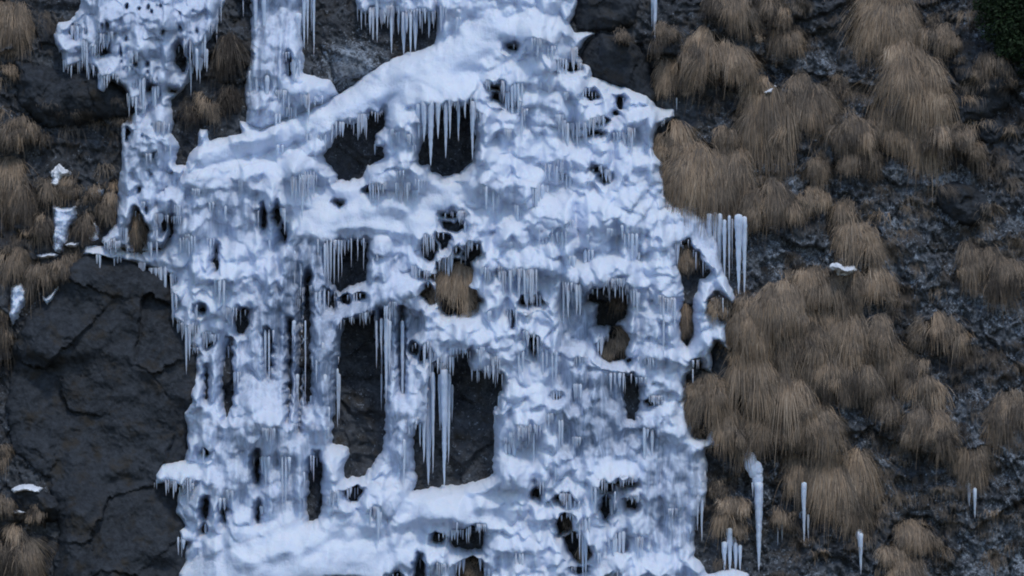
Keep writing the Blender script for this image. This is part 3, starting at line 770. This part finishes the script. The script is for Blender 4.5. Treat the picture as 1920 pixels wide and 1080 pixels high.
many(topf, [(668,-40,36,6),(675,-40,52,7),(683,-40,46,6),(691,-40,34,6),(705,-40,76,9),(713,-40,50,6),(732,-40,98,12),(721,-40,40,5),(755,-40,100,19),(745,-40,60,7),(777,-40,92,20),(790,-40,60,9),(803,-40,68,12),(812,-30,50,8),(767,-40,40,8)])
many(side, [(402,-20,77,8),(396,-10,55,7),(410,-30,40,6),(355,110,180,6),(386,90,134,7),(368,90,150,8),(230,230,300,8),(104,40,96,9),(112,45,90,7),(320,270,300,5)])

# separate hanging ice to the right of the waterfall
def cluster(name, label, cat, x, y, items, blobs=(), group=None, h=None):
    h0 = float(CF.at(x, y))+0.10 if h is None else h
    e = empty(name, x, y, h0)
    tag(e, label, cat, group)
    for (bx, by, rx, ry, rz) in blobs:
        nu, nv = 18, 14
        uu, vv = np.meshgrid(np.linspace(0, 2*pi, nu, endpoint=False), np.linspace(0.02, pi-0.02, nv))
        k = 1+0.25*noise(uu*2+bx, vv*3+by, 3)*np.sin(vv)
        px = bx+rx*np.cos(uu)*np.sin(vv)*k; py = by-ry*np.cos(vv)*k; hh = h0+rz*np.sin(uu)*np.sin(vv)*k*S
        V = W(px, py, hh).reshape(-1,3)
        F = [(j*nu+i, (j+1)*nu+i, (j+1)*nu+(i+1)%nu, j*nu+(i+1)%nu) for j in range(nv-1) for i in range(nu)]
        link('ice_lump', V, F, [M_ICICLE], e)
    for (ix, a, b, w) in items: icicle(e, ix, a, b, w, h0)
    return e
cluster('hanging_icicles', 'row of long thin icicles dripping from grass right of the waterfall', 'icicles', 1375, 415,
        [(1357,412,535,9),(1366,404,528,7),(1372,410,505,4),(1383,402,552,17),(1394,406,558,12),(1349,400,512,11),(1401,408,462,7),(1340,398,478,12),(1332,396,450,12),(1361,408,470,4),(1389,404,480,9)], [(1352,412,22,12,10),(1386,416,22,12,10)])
cluster('icicle_spear', 'long single ice spear with a knobbly head, lower right of the waterfall', 'icicle', 1410, 850,
        [(1418,900,1066,19),(1407,900,930,6)], [(1396,850,8,16,6),(1403,864,12,20,7),(1412,878,14,18,8),(1416,894,10,20,7)], h=float(CF.at(1415,950))+.24)
cluster('short_icicle', 'short bright icicle at the tip of trailing grass, low on the right', 'icicle', 1605, 1000, [(1606,994,1072,11),(1602,990,1030,5)], [(1604,998,7,11,5)])
cluster('faint_icicles', 'faint grey icicle hanging beneath the shaggy lower right tussock', 'icicle', 1502, 925, [(1502,900,1018,11),(1510,960,1012,6)], [(1501,965,7,10,5)])
cluster('faint_icicles', 'pair of thin short icicles under a tiny grass tuft', 'icicles', 1458, 955, [(1454,968,1018,5),(1462,968,1012,5)])
cluster('ice_curtain_stub', 'broad stub of fluted ice below the small round tussock at the base', 'icicles', 1366, 1000,
        [(1354,1010,1068,13),(1364,985,1072,14),(1375,1012,1070,12),(1383,1016,1066,9)], [(1366,1018,18,16,8)])
cluster('icicle_wisp', 'pale forked wisp of ice below the far right drooping grass', 'icicle', 1812, 905, [(1808,900,945,12),(1818,910,968,9)], [(1810,910,9,14,6)])
cluster('icicle_wisp', 'thin pale icicle on the dark rock above the upper right boulder', 'icicle', 1230, 0, [(1230,-20,74,11),(1225,-20,50,6)])
cluster('icicle_wisp', 'small icicle at the tip of the pale little mop of grass', 'icicle', 1270, 185, [(1271,180,206,4)])

# ------------------------------------------------------------------ loose snow and small ice sheets
def patch(name, label, cat, P, T, m, Re=6, fl=0.0, off=0.0):
    P = np.array(P, float); x0, y0 = P.min(0)-8; x1, y1 = P.max(0)+8
    F = Field(x0, y0, x1, y1, 1.2)
    xw = F.X+2.2*fbm(F.X/9, F.Y/9, 61); yw = F.Y+2.2*fbm(F.X/9, F.Y/9, 62)
    d = poly_sdf(P, xw, yw, 20)
    b = blur(CF.at(F.X, F.Y), 6)+off
    F.H = np.where(d > 0, b+T*np.clip(d/Re, 0, 1)**0.5, b-0.10+d*0.02)+0.02*fbm(F.X/6, F.Y/5, 63, 3)+fl*noise(F.X/5, F.Y/60, 64)
    k = d > -5
    kk = k[:-1,:-1] & k[1:,:-1] & k[:-1,1:] & k[1:,1:]
    o = recentre(grid_mesh(F, F.H, kk, name, [m], None, {'clear': np.full(F.X.shape, 0.15)}))
    return tag(o, label, cat)
patch('snow_patch','flat cap of snow on the small ledge at the lower left edge','snow',[(30,914),(45,906),(70,905),(90,911),(84,918),(55,915),(36,920)],.16,M_SNOW,4,0,.08)
patch('snow_patch','crumb of snow between brown grass below the left ledge','snow',[(34,955),(46,951),(58,956),(48,961),(36,960)],.12,M_SNOW,4,0,.08)
patch('snow_patch','sliver of snow on top of the upper right hanging grass','snow',[(1430,172),(1442,166),(1455,161),(1450,172),(1436,175)],.3,M_SNOW,4,0,.42)
patch('snow_patch','crumpled snow patch crowning the largest right hand grass mound','snow',[(1558,499),(1568,497),(1580,504),(1598,502),(1600,507),(1590,512),(1572,511)],.3,M_SNOW,4,0,.45)
patch('snow_patch','star shaped splash of snow in the grass at the left','snow',[(90,345),(98,335),(96,322),(108,310),(116,320),(127,324),(114,330),(112,345),(102,350)],.2,M_SNOW,4,0,.2)
patch('ice_sheet','bright narrow icefall in the brown grass at the left','ice',[(98,388),(120,392),(138,388),(140,410),(128,425),(124,445),(116,470),(104,472),(99,440),(101,410)],.22,M_ICE,6,.04,.15)
patch('ice_sheet','rounded lump of ice low in the grass beside the left slab','ice',[(26,540),(40,533),(50,545),(48,565),(36,590),(26,610),(22,590)],.2,M_ICE,6,.03,.15)
patch('snow_patch','thin line of snow on the ledge left of the slab top','snow',[(70,480),(90,476),(108,477),(104,481),(80,483)],.2,M_SNOW,3,0,.12)
patch('snow_patch','small thread of snow at the foot of the narrow left icefall','snow',[(122,459),(134,455),(147,456),(142,462),(126,463)],.2,M_SNOW,3,0,.12)
patch('ice_sheet','round knob of ice left of the dull side stream','ice',[(168,360),(180,352),(192,355),(190,366),(178,372),(170,368)],.22,M_ICE,6,0,.1)
patch('ice_sheet','narrow drip of ice beside the foot of the dull side stream','ice',[(165,430),(176,415),(184,428),(184,448),(172,452),(164,445)],.2,M_ICE,6,.02,.1)
patch('ice_sheet','greenish wisp of ice in the notch above the left slab','ice',[(80,556),(90,560),(98,552),(112,535),(100,562),(90,570)],.18,M_ICE,5,0,.1)

# ------------------------------------------------------------------ grass
def tussock(cx, top, w, h, label, seed, tint=0.5, dens=1.0, cat='grass tussock', swing=None, hh=None):
    r = R(seed*13+5)
    if swing is None: swing = 0.45*(r.rand()-.5)
    n = int(min(3200, dens*w*h/4.6)); ns = 5
    hw = w/2
    D = 0.26*w*S+0.10
    # where it grows: the rock behind its crown
    hb = float(np.median(surf(np.array([cx-hw*.4, cx, cx+hw*.4]), np.array([top+.3*h]*3)))) if hh is None else hh
    # locks of blades, each with a root, a lean and a length of its own
    m = max(4, int(w*h/(330 if w*h > 5000 else 200)))
    la = r.uniform(-1, 1, m); lq = r.rand(m)**0.9*0.66
    sk = 0.3*(r.rand()-.5)
    domey = (1-np.sqrt(np.clip(1-la**2*0.95, 0, 1)))*min(h*0.42, hw*0.8)+0.12*h*noise(la*2.6+seed*7, la*0, 14)
    lx = cx+hw*0.84*la*np.clip(0.74+lq*0.5, 0, 1)+sk*hw*(0.6-lq)
    slant = 0.30*r.randn()+(0.22 if cx > 1380 else 0)
    ly = top+domey*0.8+lq*h*0.78+la*slant*hw
    
    lL = h*(0.24+0.75*r.rand(m)**2.2)*(1-0.2*la**2)
    lL = np.minimum(lL, np.maximum(14, top+h*(1.0+0.26*r.randn(m))-ly))
    ld = la*0.32+0.30*r.randn(m)+0.8*swing
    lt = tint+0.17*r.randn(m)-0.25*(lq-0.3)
    lb = r.rand(m)
    n = int(min(3600, dens*w*h/5.2)); g = r.randint(m, size=n)
    sp = r.randn(n)
    x0 = lx[g]+3.2*r.randn(n)+2.5*sp; y0 = ly[g]+3.2*r.randn(n)
    ln = lL[g]*(0.55+0.55*r.rand(n))*np.where(r.rand(n) < 0.04, 1.5, 1)
    dr = ld[g]+0.22*sp+np.where(r.rand(n) < 0.08, 0.9*r.randn(n), 0)
    lift = np.abs(r.randn(n))*3.5+1.5
    T = np.linspace(0, 1, ns+1)
    V = np.zeros((n, ns+1, 2, 3))
    wd = (0.5+0.6*r.rand(n))*0.62
    kk = r.rand(n)*6; kb = r.randn(n)*2.2
    for k, t in enumerate(T):
        px = x0+np.sin(dr)*ln*0.75*t**0.75+kb*np.sin(t*4+kk)*t
        py = y0-lift*math.sin(min(t*2.6, pi))+ln*np.clip(np.cos(dr), 0.25, 1)*t**1.3
        uu = np.clip(np.abs(px-cx)/(hw*1.2), 0, 1)
        vv = np.clip((py-top)/h, 0, 1.2)
        prof = np.sqrt(np.clip(1-uu**2, 0, 1))*(np.sin(np.clip(vv*1.9+0.15, 0, pi/2))*(1-0.30*np.clip(vv-.5, 0, 1)))
        H_ = hb - (top+h*.3-py)*S*0.20 + D*prof + (0.04+0.05*r.rand(n))*math.sin(t*pi) + 0.16*lb[g]*(0.4+t)
        ww = wd*(1-0.75*t)
        V[:,k,0] = W(px-ww, py, H_); V[:,k,1] = W(px+ww, py, H_+0.004*r.randn(n))
    V = V.reshape(-1,3)
    b = (np.arange(n)*(ns+1)*2)[:,None]+np.arange(ns)[None,:]*2
    F = np.stack([b, b+1, b+3, b+2], -1).reshape(-1,4)
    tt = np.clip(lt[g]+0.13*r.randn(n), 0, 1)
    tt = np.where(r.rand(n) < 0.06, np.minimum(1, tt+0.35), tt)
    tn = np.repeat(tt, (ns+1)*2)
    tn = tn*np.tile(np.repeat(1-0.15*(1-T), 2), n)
    # matted core under the blades
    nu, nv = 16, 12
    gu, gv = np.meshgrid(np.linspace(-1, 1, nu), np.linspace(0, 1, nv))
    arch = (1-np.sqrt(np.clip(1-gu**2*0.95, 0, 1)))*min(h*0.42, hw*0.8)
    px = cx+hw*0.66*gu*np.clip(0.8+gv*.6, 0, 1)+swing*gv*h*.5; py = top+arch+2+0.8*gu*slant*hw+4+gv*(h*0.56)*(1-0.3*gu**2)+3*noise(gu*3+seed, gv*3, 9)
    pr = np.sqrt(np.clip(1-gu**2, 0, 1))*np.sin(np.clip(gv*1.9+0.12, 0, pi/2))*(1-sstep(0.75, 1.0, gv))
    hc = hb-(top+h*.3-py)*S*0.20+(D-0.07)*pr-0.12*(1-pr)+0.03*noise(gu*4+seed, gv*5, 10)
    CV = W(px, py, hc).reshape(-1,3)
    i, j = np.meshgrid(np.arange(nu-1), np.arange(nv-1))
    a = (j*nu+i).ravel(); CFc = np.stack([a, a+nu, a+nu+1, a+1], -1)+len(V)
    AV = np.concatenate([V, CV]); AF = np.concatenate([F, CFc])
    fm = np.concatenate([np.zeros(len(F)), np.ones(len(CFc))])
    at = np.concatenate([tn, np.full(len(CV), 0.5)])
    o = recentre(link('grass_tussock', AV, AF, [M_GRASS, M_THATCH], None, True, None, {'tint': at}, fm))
    return tag(o, label, cat, 'dry grass tussocks clinging to the rock')

TUSSOCKS = [
 # cx, top, w, h, tint, label
 (1357,62,160,95,.55,'big round mop of tawny grass near the top, right of the ice'),
 (1266,106,62,92,.68,'pale narrow mop of grass with a dot of snow beside the big round one'),
 (1375,-30,110,90,.45,'sparse grass hanging into view at the top above the big round mop'),
 (1455,-20,60,70,.40,'thin brown grass at the top edge between rock and the long straw column'),
 (1476,38,60,70,.50,'small orange brown tuft between the big round mop and frosted rock'),
 (1672,-40,110,150,.66,'upper length of the long straw coloured grass column at the top right'),
 (1725,80,130,150,.66,'middle of the long straw grass column, its widest part'),
 (1722,190,62,130,.62,'narrow tapering tail of the long straw grass column'),
 (1780,45,90,64,.45,'brown grass right of the long straw column, below the frosted rock'),
 (1868,95,70,55,.35,'dull brown grass under the dark green bush'),
 (1440,148,100,150,.52,'left half of the wide hanging grass with a sliver of snow on top'),
 (1512,140,110,130,.52,'right half of the wide hanging grass beside a sliver of snow'),
 (1580,138,40,62,.42,'little dark tuft right of the wide hanging grass'),
 (1600,215,90,80,.46,'ragged grass between the wide hanging grass and the straw tail'),
 (1665,205,80,84,.50,'loose grass just left of the straw tail'),
 (1782,222,115,78,.40,'dark arched hummock like a cave mouth on the right slope'),
 (1832,262,34,80,.40,'thin trailing grass at the right end of the arched hummock'),
 (1536,278,40,66,.48,'small slim tuft below the wide hanging grass'),
 (1610,262,80,74,.42,'dim tuft above the frosted rock in the upper right'),
 (1266,218,74,110,.58,'tall grass hump hugging the right edge of the ice crest'),
 (1362,230,48,50,.55,'small domed tuft peeking over the paired grass mounds'),
 (1300,262,110,130,.62,'left of the paired smooth grass mounds beside the ice'),
 (1358,264,110,150,.55,'right of the paired smooth grass mounds beside the ice'),
 (1290,330,80,60,.6,'lower skirt of grass touching the ice shoulder'),
 (1378,340,80,84,.5,'grass from which the row of long icicles drips'),
 (1436,338,100,90,.45,'red brown slanting grass right of the paired mounds'),
 (1480,360,60,70,.4,'thin grass between the slanting grass and the orange topped tuft'),
 (1521,342,72,70,.62,'orange topped rounded tuft standing apart on dark rock'),
 (1588,372,48,70,.42,'narrow upper part of the pointed grass cone on the right'),
 (1612,412,96,92,.60,'broad lower part of the pointed grass cone on the right'),
 (1532,496,120,100,.5,'left crown of the largest grass mound, beside the snow'),
 (1618,495,110,90,.46,'right crown of the largest grass mound, beside the snow'),
 (1455,528,110,110,.52,'left shoulder of the largest grass mound'),
 (1400,556,70,120,.58,'grass at the left foot of the largest mound, against the ice strand'),
 (1505,580,120,120,.44,'middle of the largest grass mound, dark and matted'),
 (1590,570,110,110,.5,'right flank of the largest grass mound'),
 (1650,590,60,90,.4,'thin outer edge of grass right of the largest mound'),
 (1408,648,90,130,.54,'long combed grass right of the dark rock hollow'),
 (1470,690,120,110,.56,'bright combed grass in the lower middle of the right slope'),
 (1545,650,110,100,.42,'dark grass below the middle of the largest mound'),
 (1610,660,90,90,.40,'dim grass below the right flank of the largest mound'),
 (1525,745,110,100,.50,'sloping grass dropping right above the shaggy lower tussock'),
 (1430,760,110,90,.48,'grass above the knobbly headed ice spear'),
 (1325,695,76,100,.60,'orange brown hump between the ice strand and lower drapery'),
 (1360,760,60,90,.55,'grass trailing down beside the lower ice drapery'),
 (1755,585,100,80,.42,'lone rounded grass mop on the middle right rock'),
 (1840,452,96,90,.38,'blurred grass hummock at the far right, left one of two'),
 (1892,478,90,92,.36,'blurred grass hummock at the far right edge, lower of two'),
 (1660,640,50,90,.38,'narrow dim grass strip on the middle right slope'),
 (1722,672,76,100,.48,'upright grass tuft above the twin lower right clumps'),
 (1655,730,60,70,.40,'small dim tuft left of the twin lower right clumps'),
 (1740,762,110,90,.46,'left clump of the twin lower right clumps'),
 (1812,818,56,92,.5,'drooping clump with a wisp of ice at its tip'),
 (1886,728,100,100,.40,'blurred pale grass at the right edge, low down'),
 (1500,845,80,80,.52,'left part of the shaggy lower right tussock'),
 (1566,852,110,120,.64,'bright shaggy tussock low on the right slope'),
 (1608,840,50,110,.5,'right fringe of the shaggy lower tussock'),
 (1580,930,50,70,.5,'lower tail of the shaggy tussock'),
 (1594,960,22,44,.5,'thin strand of grass leading to the short bright icicle'),
 (1365,928,70,66,.60,'small round tussock above the broad ice stub'),
 (1384,975,24,46,.45,'wisp of grass under the small round tussock'),
 (1462,952,44,36,.42,'tiny tuft above a pair of thin icicles'),
 (1340,895,24,50,.40,'tiny dark tuft beside the lower drapery edge'),
 (1714,978,100,64,.56,'upper one of three low mounds at the bottom right'),
 (1664,1006,60,70,.55,'left one of three low mounds at the bottom right'),
 (1690,1038,90,70,.48,'lowest of three mounds at the bottom right, cut by the edge'),
 (1250,36,40,60,.38,'faint brown tuft at the top beside a thin icicle'),
 (1168,54,44,34,.4,'little tuft sprouting on the dark boulder beside the ice'),
 (18,-10,70,110,.60,'pale grass in the top left corner'),
 (14,115,34,34,.5,'small pale tuft under the top left corner grass'),
 (28,215,84,74,.55,'rounded pale grass mop at the left edge'),
 (72,236,40,62,.40,'thin grass trailing right of the left edge mop'),
 (14,288,80,130,.50,'large dim grass mound at the left edge, mid height'),
 (40,345,60,110,.38,'dark grass right of the large dim left mound'),
 (88,325,50,80,.45,'grass left of the star shaped snow'),
 (132,335,60,66,.52,'grass right of the star shaped snow'),
 (172,345,46,50,.5,'grass just above the round knob of ice'),
 (202,358,36,90,.5,'narrow grass against the left rim of the side stream'),
 (160,400,50,66,.35,'dark grass between the two small icefalls on the left'),
 (82,405,34,70,.34,'dark grass left of the bright narrow icefall'),
 (20,464,64,100,.58,'grass hump at the left edge above the lump of ice'),
 (74,486,60,76,.5,'grass between the left edge hump and the slab'),
 (112,482,66,70,.50,'grass hanging over the left corner of the slab'),
 (134,462,34,50,.45,'small tuft at the top left corner of the slab'),
 (6,565,44,130,.45,'long dim grass down the left edge beside the slab'),
 (12,830,34,60,.38,'reddish grass at the left edge above the snowy ledge'),
 (10,915,60,70,.5,'grass at the left edge under the snowy ledge'),
 (84,946,50,44,.52,'small orange brown tuft right of the crumb of snow'),
 (42,980,112,130,.5,'largest grass mound at the bottom left corner'),
 (390,178,44,52,.52,'tawny tuft in the dark gap left of the ice column'),
 (352,190,32,46,.08,'dark olive tuft beside the side stream, left of the tawny one'),
 (425,60,44,90,-.02,'dark mossy grass left of the ice column, high up'),
 (430,160,40,60,.0,'dark mossy grass against the lower ice column'),
 (240,216,50,26,.4,'brown fringe under the tip of the rock wedge'),
 (855,484,70,108,.80,'bright straw grass framed by ice in the centre'),
 (806,536,26,40,.5,'small brown tuft peeping left of the central straw grass'),
 (1152,612,56,80,.70,'egg shaped straw tuft framed by ice right of centre'),
 (1160,548,30,50,.4,'dark brown grass inside the opening above the egg shaped tuft'),
 (1290,450,40,74,.62,'red brown grass in the slot behind the ice strand'),
 (1287,560,26,94,.66,'tan grass ribbon low in the slot behind the ice strand'),
 (1346,552,42,50,.5,'brown grass in the round opening of the ice strand'),
 (888,1038,44,60,.55,'brown grass in the bottom opening under the ice shelf'),
 (1060,960,30,40,.45,'mossy tuft in the little opening low in the cascade'),
 (1092,1020,30,34,.45,'red brown tuft in the domed opening near the bottom'),
 (1310,800,24,26,.45,'brown tuft behind the ice spur of the lower drapery'),
 (258,400,22,70,.35,'olive brown grass in the slit at the foot of the side stream'),
]
for k, (cx_, top_, w_, h_, ti, lab) in enumerate(TUSSOCKS):
    inner = (800 < cx_ < 1200) or (1280 <= cx_ < 1360 and 440 < top_ < 620) or cx_ == 258
    hh = (float(CF.at(cx_, top_+h_*.4))+(.16 if inner else .02)) if 60 < cx_ < 1424 and top_ > 0 else None
    if cx_ > 1220 and not inner: w_ *= 1.06; h_ *= 1.04; top_ -= 2
    if cx_ < 230 and top_ > 200: w_ *= 0.86; h_ *= 0.86; ti = ti-.08
    tussock(cx_, top_, w_, h_*1.06, lab, k+1, ti, 1.0, hh=hh)

# short dead grass and moss creeping over the bare rock
def wisps():
    r = R(909); VV = []; tn = []; ns = 4; FF = []; off = 0
    for k in range(1500):
        if r.rand() < 0.86: cx, cy = r.uniform(1330, 2050), r.uniform(-60, 1120)
        else: cx, cy = r.uniform(-80, 330), r.uniform(-20, 560)
        if cx > 60 and cx < 1424 and IF.at(cx, cy, DI) > -6: continue
        if fbm(np.array([cx/90]), np.array([cy/90]), 333, 3)[0] < -0.02+0.3*r.randn(): continue
        if poly_sdf(ROCKS[0][2], np.array([cx]), np.array([cy]), 5)[0] > -4: continue
        n = r.randint(18, 46); h = float(CF.at(cx, cy)); L = r.uniform(10, 34); t0 = np.clip(0.28+0.2*r.randn(), 0, 1)
        x0 = cx+r.randn(n)*(5+6*r.rand()); y0 = cy+r.randn(n)*3; dr = 0.4*r.randn(n)+0.25*r.randn(); ln = L*(0.4+0.8*r.rand(n)); wd = (0.5+0.5*r.rand(n))*0.6
        V = np.zeros((n, ns+1, 2, 3))
        for s in range(ns+1):
            t = s/ns
            px = x0+np.sin(dr)*ln*t**.8; py = y0-2*math.sin(t*pi)+ln*np.cos(dr)*t**1.2
            H_ = CF.at(px, py)+0.04+0.09*math.sin(t*2.2)
            V[:,s,0] = W(px-wd*(1-.7*t), py, H_); V[:,s,1] = W(px+wd*(1-.7*t), py, H_)
        b_ = off+(np.arange(n)*(ns+1)*2)[:,None]+np.arange(ns)[None,:]*2
        FF.append(np.stack([b_, b_+1, b_+3, b_+2], -1).reshape(-1,4)); VV.append(V.reshape(-1,3)); off += len(VV[-1])
        tn.append(np.full(len(VV[-1]), t0)+0)
    o = link('short_grass', np.concatenate(VV), np.concatenate(FF), [M_GRASS], None, True, None, {'tint': np.concatenate(tn)})
    tag(o, 'thin brown grass and moss creeping over the bare dark rock', 'grass', kind='stuff')
wisps()

# ------------------------------------------------------------------ evergreen shrub in the top right corner
def shrub():
    r = R(77)
    h0 = float(CF.at(1890, 40))+0.7
    root = empty('evergreen_shrub', 1900, 110, float(CF.at(1900, 110)))
    tag(root, 'dark green leafy shrub overhanging the top right corner', 'shrub')
    n = 9000
    cs = [(1905,-20,70,60),(1880,40,50,45),(1925,60,60,60),(1860,0,36,40),(1945,-10,60,80),(1900,85,36,28),(1960,110,60,50),(1930,-80,90,60)]
    V = []; tn = []
    for k in range(n):
        c = cs[r.randint(len(cs))]
        d = r.randn(3); d /= np.linalg.norm(d); q = r.rand()**0.4
        p = np.array([(c[0]+c[2]*d[0]*q-960)*S, -(h0+0.45*d[1]*q), (540-(c[1]+c[3]*d[2]*q))*S])
        a = r.randn(3); a /= np.linalg.norm(a); b = np.cross(a, r.randn(3)); b /= np.linalg.norm(b)
        l = 0.028+0.03*r.rand(); w = l*0.42
        V += [p-a*l, p+b*w, p+a*l, p-b*w]; t = r.rand(); tn += [t]*4
    V = np.array(V); F = np.arange(len(V)).reshape(-1,4)
    link('foliage', V, F, [M_LEAF], root, True, None, {'tint': np.array(tn)})
    VV = []; FF = []; off = 0
    for (tx, ty) in ((1860,0),(1880,40),(1925,60),(1945,-10),(1905,-20),(1900,85),(1930,-80)):
        m = 7
        for s in range(m+1):
            t = s/m
            px = 1910+(tx-1910)*t+4*math.sin(t*6+tx); py = 118+(ty-118)*t; hh = float(CF.at(1910,118))-.1+(h0-float(CF.at(1910,118))+.1)*t**.7
            rr = 4.5*(1-t)+1
            for q in range(6):
                VV.append(W(px+rr*math.cos(q*pi/3), py, hh+rr*S*math.sin(q*pi/3)))
        for s in range(m):
            for q in range(6):
                FF.append((off+s*6+q, off+(s+1)*6+q, off+(s+1)*6+(q+1)%6, off+s*6+(q+1)%6))
        off += 6*(m+1)
    link('branches', np.array(VV), FF, [M_TWIG], root, True, None, {'tint': np.full(len(VV), .5)})
shrub()
